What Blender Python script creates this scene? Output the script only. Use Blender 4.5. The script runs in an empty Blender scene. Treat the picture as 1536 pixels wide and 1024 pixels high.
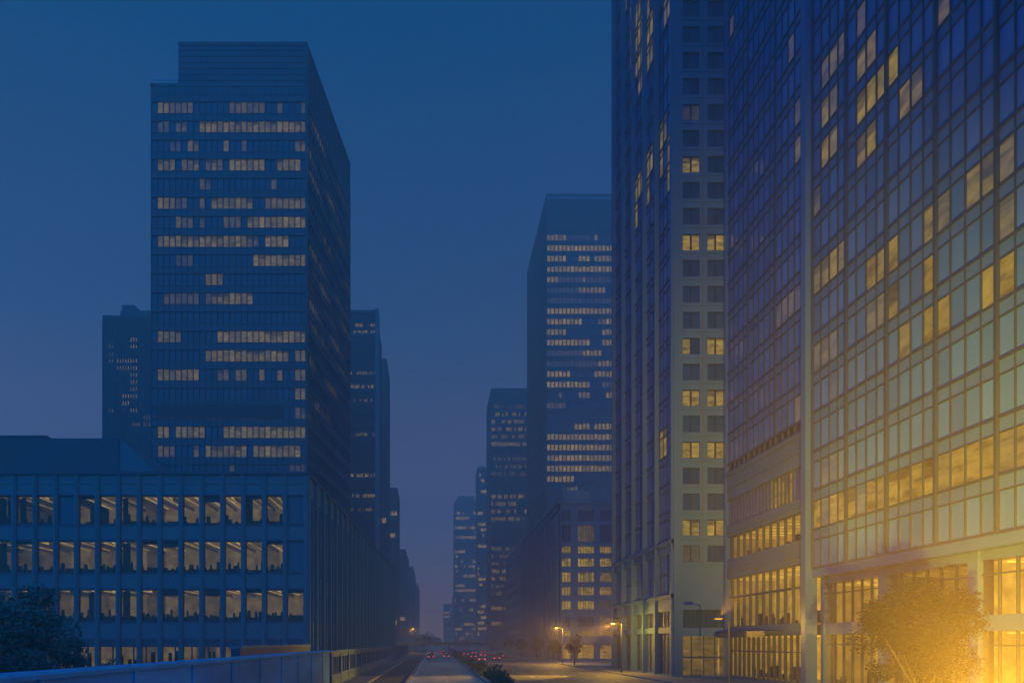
import bpy, math, random
from mathutils import Vector
R = math.radians
S = bpy.context.scene
C = S.collection

# ------------------------------------------------------------------ camera, world, exposure
F, H, VX, VY = 1150.0, 4.5, 650.0, 963.0          # focal length in photo pixels, eye height, vanishing point
cd = bpy.data.cameras.new('camera'); cam = bpy.data.objects.new('camera', cd); C.objects.link(cam)
cam.location = (0, 0, H); cam.rotation_euler = (R(90), 0, 0)
cd.sensor_fit = 'HORIZONTAL'; cd.sensor_width = 36; cd.lens = 36*F/1536
cd.shift_x = (768-VX)/1536; cd.shift_y = (VY-512)/1536
cd.clip_start = .1; cd.clip_end = 5000
S.camera = cam
vs = S.view_settings; vs.view_transform = 'Standard'; vs.look = 'None'; vs.exposure = 0; vs.gamma = 1
S.cycles.use_denoising = True
S.cycles.max_bounces = 6; S.cycles.diffuse_bounces = 2; S.cycles.glossy_bounces = 3
S.cycles.transparent_max_bounces = 12; S.cycles.volume_bounces = 1
S.cycles.sample_clamp_indirect = 3.0

def srgb(r, g, b):
    f = lambda c: c/12.92 if c <= .04045 else ((c+.055)/1.055)**2.4
    return (f(r/255), f(g/255), f(b/255), 1)

w = bpy.data.worlds.new('World'); S.world = w; w.use_nodes = True
nt = w.node_tree; N = nt.nodes; L = nt.links; N.clear()
def ramp(nodes, stops):
    r = nodes.new('ShaderNodeValToRGB'); e = r.color_ramp.elements
    while len(e) > 1: e.remove(e[-1])
    for i, (p, c) in enumerate(stops):
        k = e[0] if i == 0 else e.new(p)
        k.position = p; k.color = c
    return r
tc = N.new('ShaderNodeTexCoord'); sp = N.new('ShaderNodeSeparateXYZ'); L.new(tc.outputs['Generated'], sp.inputs[0])
# dusk sky down the street: grey-mauve at the horizon, deep blue above
front = ramp(N, [(0, srgb(172, 128, 96)), (.05, srgb(156, 120, 102)), (.16, srgb(98, 86, 112)), (.36, srgb(48, 72, 115)), (.62, srgb(0, 60, 114)), (1, srgb(0, 56, 112))])
# sky behind the viewer, raised brighter and bluer to light the facades
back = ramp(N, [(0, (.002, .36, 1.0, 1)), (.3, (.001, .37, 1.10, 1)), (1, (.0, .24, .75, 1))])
L.new(sp.outputs['Z'], front.inputs[0]); L.new(sp.outputs['Z'], back.inputs[0])
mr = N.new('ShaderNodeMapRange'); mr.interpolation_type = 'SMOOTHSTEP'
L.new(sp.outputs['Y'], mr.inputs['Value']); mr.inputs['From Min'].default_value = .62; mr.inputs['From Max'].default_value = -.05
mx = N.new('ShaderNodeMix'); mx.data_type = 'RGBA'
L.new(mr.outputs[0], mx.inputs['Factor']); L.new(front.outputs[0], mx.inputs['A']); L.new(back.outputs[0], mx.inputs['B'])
mpw = N.new('ShaderNodeMapping'); mpw.inputs['Scale'].default_value = (1.2, 1.2, 9); L.new(tc.outputs['Generated'], mpw.inputs[0])
nz = N.new('ShaderNodeTexNoise'); nz.inputs['Scale'].default_value = 1.6; nz.inputs['Detail'].default_value = 4; L.new(mpw.outputs[0], nz.inputs['Vector'])
cr = ramp(N, [(.3, (.93, .95, .96, 1)), (.7, (1.10, 1.05, 1.03, 1))]); L.new(nz.outputs[0], cr.inputs[0])
mu_ = N.new('ShaderNodeMix'); mu_.data_type = 'RGBA'; mu_.blend_type = 'MULTIPLY'; mu_.inputs['Factor'].default_value = 1
L.new(mx.outputs['Result'], mu_.inputs['A']); L.new(cr.outputs[0], mu_.inputs['B'])
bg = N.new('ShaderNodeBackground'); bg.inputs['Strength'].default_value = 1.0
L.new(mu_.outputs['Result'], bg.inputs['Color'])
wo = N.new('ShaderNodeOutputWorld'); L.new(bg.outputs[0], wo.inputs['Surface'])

HAZE_DENSITY = .0015
SODIUM = (1.0, .54, .03)
LAMP = 1.0    # overall strength of the sodium lamps

# ------------------------------------------------------------------ helpers
def PX(px, Y): return (px-VX)*Y/F
def PZ(py, Y): return H+(VY-py)*Y/F
def proj(p): return VX+F*p[0]/p[1], VY-F*(p[2]-H)/p[1]

class MB:
    """collects quads and boxes, with a glow value, a random value and uv per face; builds ONE mesh object"""
    def __init__(s): s.v = []; s.f = []; s.a = []; s.r = []; s.uv = []
    def face(s, pts, lit=0, rnd=0, uv=None):
        i = len(s.v); s.v += [tuple(p) for p in pts]; s.f.append(tuple(range(i, i+len(pts))))
        s.a.append(lit); s.r.append(rnd)
        s.uv += uv if uv else [(0, 0), (1, 0), (1, 1), (0, 1)][:len(pts)] + [(0, 0)]*(len(pts)-4)
    def hexa(s, b, t, lit=0, rnd=0):
        n = len(b)
        s.face(b[::-1], lit, rnd); s.face(t, lit, rnd)
        for i in range(n):
            j = (i+1) % n; s.face([b[i], b[j], t[j], t[i]], lit, rnd)
    def box(s, x0, x1, y0, y1, z0, z1, lit=0, rnd=0):
        q = [(x0, y0), (x1, y0), (x1, y1), (x0, y1)]
        s.hexa([(x, y, z0) for x, y in q], [(x, y, z1) for x, y in q], lit, rnd)
    def prism(s, poly, z0, z1):
        s.hexa([(x, y, z0) for x, y in poly], [(x, y, z1) for x, y in poly])
    def tube(s, p0, p1, r0, r1, n=8):
        p0, p1 = Vector(p0), Vector(p1); d = (p1-p0).normalized()
        a = d.orthogonal().normalized(); b = d.cross(a)
        ring = lambda p, r: [p+(a*math.cos(2*math.pi*i/n)+b*math.sin(2*math.pi*i/n))*r for i in range(n)]
        s.hexa(ring(p0, r0), ring(p1, r1))
    def build(s, name, mat, parent=None, kind=None, smooth=False):
        o0 = Vector(parent.location) if parent else Vector((0, 0, 0))
        pp = parent.parent if parent else None
        while pp: o0 = o0+Vector(pp.location); pp = pp.parent
        me = bpy.data.meshes.new(name)
        me.from_pydata([tuple(Vector(v)-o0) for v in s.v], [], s.f)
        at = me.attributes.new('lit', 'FLOAT', 'FACE'); at.data.foreach_set('value', s.a)
        at = me.attributes.new('rnd', 'FLOAT', 'FACE'); at.data.foreach_set('value', s.r)
        ul = me.uv_layers.new(name='UVMap')
        ul.data.foreach_set('uv', [c for uv in s.uv for c in uv])
        if smooth: me.shade_smooth()
        me.materials.append(mat)
        o = bpy.data.objects.new(name, me); C.objects.link(o)
        if parent: o.parent = parent
        if kind: o['kind'] = kind
        return o

def thing(name, label, cat, loc=(0, 0, 0), group=None):
    o = bpy.data.objects.new(name, None); C.objects.link(o); o.location = loc
    return tag(o, label, cat, group)
def tag(o, label, cat, group=None):
    o['label'] = label; o['category'] = cat
    if group: o['group'] = group
    return o

class Fac:
    """a vertical facade from P0 to P1; outward is to the right of P0->P1"""
    def __init__(s, p0, p1):
        s.p = Vector((p0[0], p0[1], 0)); e = Vector((p1[0], p1[1], 0))-s.p
        s.len = e.length; s.d = e/s.len; s.n = Vector((s.d.y, -s.d.x, 0))
    def pt(s, u, z, o=0): q = s.p+s.d*u+s.n*o; return (q.x, q.y, z)
    def box(s, mb, u0, u1, z0, z1, o0, o1, lit=0, rnd=0):
        mb.hexa([s.pt(u0, z0, o1), s.pt(u1, z0, o1), s.pt(u1, z0, o0), s.pt(u0, z0, o0)],
                [s.pt(u0, z1, o1), s.pt(u1, z1, o1), s.pt(u1, z1, o0), s.pt(u0, z1, o0)], lit, rnd)
    def quad(s, mb, u0, u1, z0, z1, o=0, lit=0, rnd=0):
        mb.face([s.pt(u0, z0, o), s.pt(u1, z0, o), s.pt(u1, z1, o), s.pt(u0, z1, o)], lit, rnd)

# ------------------------------------------------------------------ materials
def newmat(name):
    m = bpy.data.materials.new(name); m.use_nodes = True
    t = m.node_tree; return m, t.nodes, t.links, t.nodes['Principled BSDF']
def solid(name, col, rough=.6, var=.25, scale=.6, bump=0, metallic=0, spec=.5, stretch=None):
    m, n, l, b = newmat(name)
    tc = n.new('ShaderNodeTexCoord'); no = n.new('ShaderNodeTexNoise')
    no.inputs['Scale'].default_value = scale; no.inputs['Detail'].default_value = 6
    src = tc.outputs['Object']
    if stretch:
        mp = n.new('ShaderNodeMapping'); mp.inputs['Scale'].default_value = stretch
        l.new(src, mp.inputs[0]); src = mp.outputs[0]
    l.new(src, no.inputs['Vector'])
    r = ramp(n, [(.25, tuple(c*(1-var) for c in col)+(1,)), (.75, tuple(min(1, c*(1+var)) for c in col)+(1,))])
    l.new(no.outputs[0], r.inputs[0]); l.new(r.outputs[0], b.inputs['Base Color'])
    b.inputs['Roughness'].default_value = rough; b.inputs['Metallic'].default_value = metallic
    b.inputs['Specular IOR Level'].default_value = spec
    if bump:
        n2 = n.new('ShaderNodeTexNoise'); n2.inputs['Scale'].default_value = 9; n2.inputs['Detail'].default_value = 5
        l.new(tc.outputs['Object'], n2.inputs['Vector'])
        bp = n.new('ShaderNodeBump'); bp.inputs['Strength'].default_value = bump; bp.inputs['Distance'].default_value = .05
        l.new(n2.outputs[0], bp.inputs['Height']); l.new(bp.outputs[0], b.inputs['Normal'])
    return m
def glass(name, col, glow=(1, .62, .2), power=.2, rough=.08, wob=.018, fine=1.2, blind=.55):
    """window pane: dark coated glass; faces with a glow value show a lit room with blinds and clutter"""
    m, n, l, b = newmat(name)
    al = n.new('ShaderNodeAttribute'); al.attribute_name = 'lit'
    ar = n.new('ShaderNodeAttribute'); ar.attribute_name = 'rnd'
    r = ramp(n, [(0, tuple(c*.84 for c in col)+(1,)), (1, tuple(c*1.14 for c in col)+(1,))])
    l.new(ar.outputs['Fac'], r.inputs[0])
    cmx = n.new('ShaderNodeMix'); cmx.data_type = 'RGBA'; cmx.clamp_factor = True; cmx.inputs['B'].default_value = (.02, .018, .012, 1)
    l.new(al.outputs['Fac'], cmx.inputs['Factor']); l.new(r.outputs[0], cmx.inputs['A']); l.new(cmx.outputs['Result'], b.inputs['Base Color'])
    b.inputs['Roughness'].default_value = rough
    wn = n.new('ShaderNodeTexWhiteNoise'); wn.noise_dimensions = '1D'; l.new(ar.outputs['Fac'], wn.inputs['W'])
    def vm(op, a, c=None):
        k = n.new('ShaderNodeVectorMath'); k.operation = op; l.new(a, k.inputs[0])
        if isinstance(c, tuple): k.inputs[1].default_value = c
        elif c is not None: l.new(c, k.inputs[1])
        return k.outputs[0]
    def ma(op, a, c):
        k = n.new('ShaderNodeMath'); k.operation = op
        for i, q in ((0, a), (1, c)):
            if isinstance(q, (int, float)): k.inputs[i].default_value = q
            else: l.new(q, k.inputs[i])
        return k.outputs[0]
    g = n.new('ShaderNodeNewGeometry')
    j = vm('MULTIPLY', vm('SUBTRACT', wn.outputs['Color'], (.5, .5, .5)), (wob, wob, wob))
    l.new(vm('NORMALIZE', vm('ADD', g.outputs['Normal'], j)), b.inputs['Normal'])
    tc = n.new('ShaderNodeTexCoord')
    no = n.new('ShaderNodeTexNoise'); no.inputs['Scale'].default_value = fine; no.inputs['Detail'].default_value = 5
    mp = n.new('ShaderNodeMapping'); mp.inputs['Scale'].default_value = (1, 1, 3.2); l.new(tc.outputs['Object'], mp.inputs[0]); l.new(mp.outputs[0], no.inputs['Vector'])
    cl = ramp(n, [(.36, (.42, .42, .42, 1)), (.5, (.85, .85, .85, 1)), (.68, (1.2, 1.2, 1.2, 1))]); l.new(no.outputs[0], cl.inputs[0])
    uv = n.new('ShaderNodeSeparateXYZ'); l.new(tc.outputs['UV'], uv.inputs[0])
    # a blind drawn part of the way down, differently in every pane
    wn2 = n.new('ShaderNodeTexWhiteNoise'); wn2.noise_dimensions = '1D'; l.new(ma('ADD', ar.outputs['Fac'], 3.7), wn2.inputs['W'])
    edge = ma('ADD', ma('MULTIPLY', wn2.outputs['Value'], .9), blind)
    up = ma('GREATER_THAN', uv.outputs['Y'], edge)
    bl = ma('SUBTRACT', 1.0, ma('MULTIPLY', up, .6))
    st = ma('MULTIPLY', ma('MULTIPLY', al.outputs['Fac'], cl.outputs[0]), ma('MULTIPLY', bl, power))
    b.inputs['Emission Color'].default_value = glow+(1,)
    l.new(st, b.inputs['Emission Strength'])
    m.cycles.emission_sampling = 'NONE'
    return m
def clear_glass(name):
    m, n, l, b = newmat(name)
    n.remove(b); out = n['Material Output']
    tr = n.new('ShaderNodeBsdfTransparent'); tr.inputs[0].default_value = (.8, .85, .88, 1)
    gl = n.new('ShaderNodeBsdfGlossy'); gl.inputs['Roughness'].default_value = .03
    fr = n.new('ShaderNodeFresnel'); fr.inputs[0].default_value = 1.5
    mxs = n.new('ShaderNodeMixShader'); l.new(fr.outputs[0], mxs.inputs[0]); l.new(tr.outputs[0], mxs.inputs[1]); l.new(gl.outputs[0], mxs.inputs[2])
    l.new(mxs.outputs[0], out.inputs['Surface'])
    return m
def room_mat(name, glow, power):
    """lit interior: emission by each face's glow value, mottled a little"""
    m, n, l, b = newmat(name)
    b.inputs['Base Color'].default_value = (.16, .13, .10, 1); b.inputs['Roughness'].default_value = .8
    al = n.new('ShaderNodeAttribute'); al.attribute_name = 'lit'
    tc = n.new('ShaderNodeTexCoord'); no = n.new('ShaderNodeTexNoise'); no.inputs['Scale'].default_value = .9; no.inputs['Detail'].default_value = 4
    l.new(tc.outputs['Object'], no.inputs['Vector'])
    mm = n.new('ShaderNodeMapRange'); l.new(no.outputs[0], mm.inputs[0]); mm.inputs[1].default_value = .3; mm.inputs[2].default_value = .7
    mm.inputs[3].default_value = power*.45; mm.inputs[4].default_value = power*1.4
    k = n.new('ShaderNodeMath'); k.operation = 'MULTIPLY'; l.new(al.outputs['Fac'], k.inputs[0]); l.new(mm.outputs[0], k.inputs[1])
    b.inputs['Emission Color'].default_value = glow+(1,); l.new(k.outputs[0], b.inputs['Emission Strength'])
    m.cycles.emission_sampling = 'NONE'
    return m
def lamp_mat(name, col, power):
    m, n, l, b = newmat(name)
    b.inputs['Base Color'].default_value = (.3, .2, .1, 1)
    b.inputs['Emission Color'].default_value = col+(1,); b.inputs['Emission Strength'].default_value = power
    m.cycles.emission_sampling = 'NONE'
    return m
def leaf_mat(name, c0, c1):
    m, n, l, b = newmat(name)
    ar = n.new('ShaderNodeAttribute'); ar.attribute_name = 'rnd'
    r = ramp(n, [(0, c0+(1,)), (1, c1+(1,))]); l.new(ar.outputs['Fac'], r.inputs[0]); l.new(r.outputs[0], b.inputs['Base Color'])
    b.inputs['Roughness'].default_value = .75; b.inputs['Specular IOR Level'].default_value = .2
    return m

M = dict(
    tower_glass=glass('blue_tower_glass', (.010, .085, .165), glow=(1, .70, .26), power=.115),
    tower_span=solid('blue_spandrel', (.008, .066, .125), .35, .12, .15),
    tower_metal=solid('dark_mullion', (.006, .045, .085), .45, .1),
    dark_glass=glass('dark_tower_glass', (.012, .080, .15), glow=(1, .63, .15), power=.26, blind=.75),
    dark_span=solid('dark_spandrel', (.008, .052, .095), .4, .12, .15),
    far_glass=glass('far_tower_glass', (.016, .085, .15), glow=(1, .64, .16), power=.46),
    far_span=solid('far_spandrel', (.014, .08, .14), .5, .15, .1),
    low_stone=solid('grey_blue_panel', (.045, .15, .215), .6, .12, .3, bump=.05, stretch=(1, 1, .25)),
    low_dark=solid('dark_roof_cladding', (.016, .065, .12), .6, .12, .2),
    low_wedge=solid('grey_roof_cladding', (.04, .12, .19), .6, .1, .2),
    stone=solid('pale_limestone', (.042, .10, .20), .75, .14, .25, bump=.08, stretch=(1, 1, .2)),
    stone2=solid('grey_limestone', (.08, .14, .20), .75, .14, .2, bump=.08),
    podium=solid('podium_stone', (.045, .085, .15), .7, .14, .25, bump=.08),
    stone_dark=solid('grey_stone_joint', (.06, .08, .10), .8, .1),
    near_glass=glass('near_tower_glass', (.036, .098, .33), glow=(1, .66, .09), power=.23, rough=.05, wob=.02, fine=.5, blind=.45),
    near_span=solid('near_spandrel', (.034, .080, .235), .3, .1, .2),
    near_metal=solid('near_mullion', (.016, .026, .055), .45, .12),
    stone_win=glass('stone_tower_glass', (.020, .050, .13), glow=(1, .66, .09), power=.33, rough=.06, fine=.9, blind=.6),
    shop_glass=glass('street_level_glass', (.02, .05, .07), glow=(1, .55, .07), power=.42, rough=.06, fine=.8, blind=.6),
    clear=clear_glass('clear_glass'),
    office=room_mat('lit_office', (1, .62, .16), .175),
    lobby=room_mat('lit_lobby', (1, .56, .06), .42),
    furniture=solid('dark_furniture', (.012, .012, .013), .8, .2),
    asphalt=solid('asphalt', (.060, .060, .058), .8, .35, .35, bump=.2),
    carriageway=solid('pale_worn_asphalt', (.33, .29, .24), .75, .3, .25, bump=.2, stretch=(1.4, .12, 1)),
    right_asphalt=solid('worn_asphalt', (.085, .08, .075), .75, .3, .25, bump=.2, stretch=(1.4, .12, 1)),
    pavement=solid('paving', (.12, .12, .12), .8, .25, .5, bump=.15),
    kerb=solid('kerb_stone', (.20, .20, .19), .8, .2, 1),
    paint=solid('road_paint', (.5, .5, .47), .7, .35, 1.5),
    concrete=solid('parapet_concrete', (.045, .24, .46), .75, .38, .5, bump=.12, stretch=(1, .3, 1)),
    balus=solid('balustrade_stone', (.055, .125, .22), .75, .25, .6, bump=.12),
    balus_dark=solid('dark_panel', (.03, .04, .055), .8, .2),  # dark tone of the recessed panels
    coping=solid('parapet_coping', (.04, .28, .50), .7, .2, .7, bump=.1),
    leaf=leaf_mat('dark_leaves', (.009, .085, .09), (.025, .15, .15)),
    leaf2=leaf_mat('street_leaves', (.002, .004, .002), (.006, .009, .004)),
    bark=solid('bark', (.012, .010, .008), .9, .3, 3, bump=.3),
    hedge=leaf_mat('hedge_leaves', (.014, .034, .012), (.04, .075, .022)),
    car=solid('dark_car_paint', (.02, .022, .028), .25, .1),
    car2=solid('silver_car_paint', (.20, .20, .21), .3, .1, metallic=.5),
    carglass=solid('car_window_glass', (.01, .012, .015), .06, .05),
    rubber=solid('tyre_rubber', (.015, .015, .015), .85, .2),
    tail=lamp_mat('tail_light_glow', (1, .05, .03), 2.2),
    head=lamp_mat('headlight_glow', (1, .75, .4), 3),
    post=solid('lamp_post_metal', (.04, .042, .045), .5, .15),
    added_lantern=lamp_mat('added_lantern_glass', (1, .5, .03), 1.6),
    lens=lamp_mat('sodium_lens', (1, .62, .10), .7),
)

# ------------------------------------------------------------------ ground
RD = random.Random(7)
def sheet(name, mat, x0, x1, y0, y1, z):
    mb = MB(); ny = 1
    mb.face([(x0, y0, z), (x1, y0, z), (x1, y1, z), (x0, y1, z)]); return mb.build(name, mat, kind='structure')
sheet('ground', M['asphalt'], -400, 400, -60, 1450, 0)
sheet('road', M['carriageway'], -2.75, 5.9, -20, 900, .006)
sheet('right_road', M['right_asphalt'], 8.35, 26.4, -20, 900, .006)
mb = MB(); mb.box(26.4, 120, -20, 900, -.2, .15); mb.build('pavement_right', M['pavement'], kind='structure')
mb = MB(); mb.box(-10, -7.4, -20, 900, -.2, .15); mb.build('pavement_left', M['pavement'], kind='structure')
mb = MB(); mb.box(5.9, 8.35, -20, 520, -.2, .2); mb.build('median', M['kerb'], kind='structure')
mb = MB(); mb.box(26.1, 26.398, -20, 900, -.2, .17); mb.box(-7.398, -7.1, -20, 900, -.2, .17); mb.box(-3.15, -2.78, -20, 900, -.2, .14)
mb.build('kerb', M['kerb'], kind='structure')
mb = MB()
def stripe(x, wd, y0, y1, z=.011): mb.face([(x-wd/2, y0, z), (x+wd/2, y0, z), (x+wd/2, y1, z), (x-wd/2, y1, z)])
stripe(-2.45, .22, 20, 600); stripe(5.6, .15, 20, 600); stripe(8.7, .15, 20, 600); stripe(25.7, .15, 20, 600)
for x in (1.6,):
    for k in range(30): stripe(x, .14, 40+k*12, 44+k*12)
for x in (13.1, 17.6, 21.9):
    for k in range(30): stripe(x, .14, 40+k*12, 44+k*12)
for k in range(3): stripe(1.6, 8.0, 190+k*3.2, 190.5+k*3.2, .012)
mb.build('road_markings', M['paint'], kind='structure')

# ------------------------------------------------------------------ facade kit
def in_rects(q, rects):
    for x0, y0, x1, y1, s in rects:
        if x0 <= q[0] <= x1 and y0 <= q[1] <= y1: return s
    return 0
def band(parent, fac, u0, u1, z0, z1, cols, litf, gmat, o=-.15, name='window_band', kind=None, split=None):
    """one storey's ribbon of panes as one part"""
    mb = MB(); du = (u1-u0)/cols
    for i in range(cols):
        c = fac.pt(u0+(i+.5)*du, (z0+z1)/2)
        rnd = RD.random(); s = litf(c, i) if litf else 0
        zs = [z0, z1] if not split else [z0, z0+(z1-z0)*split, z1]
        for a, b in zip(zs, zs[1:]):
            fac.quad(mb, u0+i*du, u0+(i+1)*du, a, b, o, s, rnd)
    return mb.build(name, gmat, parent, kind)
def uprights(mb, fac, us, z0, z1, wd, o0, o1):
    for u in us: fac.box(mb, u-wd/2, u+wd/2, z0, z1, o0, o1)
def rect_lit(rects, jitter=.25):
    return lambda c, i: in_rects(proj(c), rects)*(1+RD.uniform(-jitter, jitter))
def random_lit(p, seed, lo=.5, hi=1.1, rowp=.6):
    g = random.Random(seed); st = {}
    def f(c, i):
        k = round(c[2], 1)
        if k not in st: st[k] = g.random() < rowp and g.uniform(.3, 1) or 0
        if i == 0 or 'run' not in st or g.random() < .35: st['run'] = g.random() < p*st[k]*1.6
        return g.uniform(lo, hi) if st['run'] and st[k] else 0
    return f
def inset(poly, d):
    cx = sum(p[0] for p in poly)/len(poly); cy = sum(p[1] for p in poly)/len(poly)
    out = []
    for x, y in poly:
        out.append((x+(d if x < cx else -d), y+(d if y < cy else -d)))
    return out

def glass_tower(name, label, group, poly, facs, z0, rows, pitch, frac, top, lits, cols, gm, sm, mm, mull=.12, proud=.1, sillrow=0, penthouse=None, topbands=0):
    """curtain-wall tower: core, spandrels per facade, one window band per storey per facade, mullion grid, parapet"""
    cx = sum(p[0] for p in poly)/4; cy = sum(p[1] for p in poly)/4
    t = thing(name, label, 'building', (cx, cy, 0), group)
    mb = MB(); mb.prism(inset(poly, .35), 0, top-.6); mb.build('core', mm, t)
    for fi, (fac, litf, nc) in enumerate(zip(facs, lits, cols)):
        sp = MB(); mu = MB(); zz = z0
        fac.box(sp, 0, fac.len, 0, z0, -.34, 0)
        for k in range(rows):
            a, b = zz, zz+pitch*frac
            band(t, fac, 0, fac.len, a, b, nc, litf, gm)
            fac.box(sp, 0, fac.len, b, zz+pitch, -.34, 0)
            fac.box(mu, 0, fac.len, b-.04, b+.10, -.2, proud*.8); fac.box(mu, 0, fac.len, zz+pitch-.10, zz+pitch+.04, -.2, proud*.8)
            zz += pitch
        fac.box(sp, 0, fac.len, zz, top, -.34, 0)
        for k in range(topbands):
            z = zz+(top-zz)*(k+.5)/topbands; fac.box(mu, 0, fac.len, z-.09, z+.09, -.1, proud*.8)
        uprights(mu, fac, [fac.len*i/nc for i in range(nc+1)], z0, top-.3, mull, -.2, proud)
        sp.build('spandrels', sm, t); mu.build('mullion_grid', mm, t)
    mb = MB()
    for i in range(4):
        f = Fac(poly[i], poly[(i+1) % 4]); f.box(mb, -.12, f.len+.12, top, top+.5, -.5, .12+.001*i)
    mb.build('parapet', sm, t)
    if penthouse: penthouse(t)
    return t

# ------------------------------------------------------------------ left: main blue glass tower
TL = 'towers on the left side of the street'; TR = 'towers on the right side of the street'
Yf = 130.0; Yb = 163.0
A = (PX(227, Yf), Yf); B = (PX(460, Yf), Yf); Bk = (PX(525, Yb), Yb); Ak = (PX(227, Yf), Yb)
LT = []
def row(y, *iv):
    for q in iv: LT.append((q[0], y-9, q[1], y+9, q[2] if len(q) > 2 else 1))
row(161, (236, 253), (258, 288, .6), (346, 400, .7), (414, 421, .6), (451, 458, .4))
row(189, (236, 253, .6), (261, 277, .7), (298, 458))
row(218, (254, 268, .3), (281, 298, .8), (336, 344), (357, 372, .5), (441, 458, .8))
row(247, (236, 261), (272, 297, .8), (308, 334, .7), (346, 401), (413, 449))
row(275, (300, 314, .5), (403, 411, .7))
row(304, (235, 261), (263, 277, .4), (298, 306), (318, 383), (393, 458))
row(332, (263, 288, .7), (298, 305, .6), (337, 363, .6), (374, 458, 1.2))
row(361, (235, 372, 1.15), (374, 391, .6), (393, 430, 1.2))
row(390, (263, 288, .35), (379, 458, 1.15))
row(418, (305, 334))
row(447, (245, 295, .5), (306, 325, .7), (326, 383, 1.1))
row(504, (234, 269, .8), (328, 458, 1.15))
row(533, (307, 429, 1.05), (439, 458, .8))
row(561, (234, 296), (328, 342, .6), (353, 372, .6), (390, 400, .8), (416, 428, .7), (439, 458))
row(590, (439, 458, .9))
row(619, (234, 260), (279, 296), (306, 353), (362, 401, 1.1), (439, 458, .5))
row(647, (234, 251), (261, 305, .9), (333, 458, 1.1))
row(676, (234, 251, .7), (257, 267, .4), (290, 296, .7), (306, 372), (383, 448, 1.2))
row(705, (340, 352, .5), (403, 410, .4), (430, 458, .4))
k130 = Yf/F
pitch = 28.6*k130
z_bot = PZ(705+9, Yf)-pitch*1
rows = 21
z_top_low = PZ(130, Yf); z_top = PZ(66, Yf)
gR = random.Random(3)
def tower_side(c, i):
    px, py = proj(c)
    k = int((c[2])/pitch)
    if py < 150 or py > 640: return 0
    base = [.5, .0, .45, .55, .2, .6, .5, .0][k % 8]
    run = .5+.5*math.sin(i*.55+k*1.7)
    return 1.7*base*run*(1 if gR.random() < .75 else .2)
def penth(t):
    x0 = PX(268, Yf); mb = MB()
    fac = Fac((x0, Yf), B); side = Fac(B, Bk)
    mb.prism([(x0, Yf+.02), (B[0]-.02, Yf+.02), (Bk[0]-.02, Yb), (x0, Yb)], z_top_low+.02, z_top-.02)
    mb.build('roof_screen', M['tower_span'], t)
    g = MB()
    for f in (fac, side):
        n = 22 if f is fac else 12
        uprights(g, f, [f.len*i/n for i in range(n+1)], z_top_low+.1, z_top, .08, -.02, .05)
        for k in range(1, 7):
            z = z_top_low+(z_top-z_top_low)*k/7; f.box(g, 0, f.len, z-.11, z+.11, -.02, .08)
        f.box(g, -.1, f.len+.1, z_top-.3, z_top+.3, -.4, .1)
    g.build('screen_grid', M['tower_metal'], t)
    l = MB(); fac2 = Fac(A, B)
    zl = z_bot+pitch*4+.1
    fac2.box(l, fac2.len*.03, fac2.len*.84, zl, zl+pitch*.72, -.05, .06)
    for k in range(10): fac2.box(l, fac2.len*.03, fac2.len*.84, zl+.1+k*.22, zl+.2+k*.22, .06, .12)
    l.build('louvre_panel', M['tower_metal'], t)
    r = MB(); fac2.box(r, 0, x0-A[0], z_top_low+1.1, z_top_low+1.25, -.1, 0)
    for k in range(6): fac2.box(r, .1+k*.9, .16+k*.9, z_top_low+.5, z_top_low+1.1, -.08, -.02)
    r.build('roof_railing', M['coping'], t)
    c = MB(); c.box(B[0]-.25, B[0]+.14, Yf-.16, Yf+.5, z_bot, z_top); c.build('corner_trim', M['tower_metal'], t)
glass_tower('office_tower', 'tall blue glass tower with a stepped roof and scattered warm lit office rows', TL,
    [A, B, Bk, Ak], [Fac(A, B), Fac(B, Bk)], z_bot, rows, pitch, .62, z_top_low, [rect_lit(LT, .3), tower_side], [26, 20],
    M['tower_glass'], M['tower_span'], M['tower_metal'], mull=.14, penthouse=penth)

# ------------------------------------------------------------------ left: low office block
Y0 = 90.0; k90 = Y0/F
X0 = PX(-190, Y0); X1 = PX(460, Y0); Y1b = 209.0; X1b = PX(591, Y1b)
ZR = PZ(712, Y0)
low = thing('office_block', 'low wide grey office block with big square windows over the lit parapet walk', 'building', ((X0+X1)/2, 140, 0))
fr = Fac((X0, Y0), (X1, Y0)); sd = Fac((X1, Y0), (X1b, Y1b))
bayw = 31.25*k90
cols_u = [fr.len-(460-459)*k90-i*bayw for i in range(21)][::-1]
wrows = [(743, 786), (811, 858), (884, 931)]
zrows = [(PZ(b, Y0), PZ(a, Y0)) for a, b in wrows]
zg = (.5, PZ(969.5, Y0))
DEP = 9.0
mb = MB()
# core behind the rooms and roof slab
mb.prism([(X0, Y0+DEP), (X1-DEP*0-.4, Y0+DEP), (X1b-.4, Y1b), (X0, Y1b)], 0, ZR-.6)
mb.build('core', M['low_dark'], low)
wl = MB()
levels = [(zg[1], zrows[2][0]), (zrows[2][1], zrows[1][0]), (zrows[1][1], zrows[0][0]), (zrows[0][1], ZR)]
for a, b in levels:
    fr.box(wl, 0, fr.len, a, b, -.4, 0)
    wl.box(X0, X1-.02, Y0+.4, Y0+DEP, a+.02, b-.02)
fr.box(wl, 0, fr.len, 0, zg[0], -.4, 0)
wl.box(X0, X1-.02, Y0+.4, Y0+DEP, 0, zg[0])
for a, b in levels: sd.box(wl, 0, sd.len, a, b, -.4, 0)
sd.box(wl, 0, sd.len, 0, zg[0], -.4, 0)
wl.build('wall', M['low_stone'], low)
pil = MB()
for u in cols_u: fr.box(pil, u-.26, u+.26, .02, ZR-.05, -.38, .22)
for u in cols_u:
    fr.box(pil, u-.07, u+.07, .02, ZR-.05, .22, .34)
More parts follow.
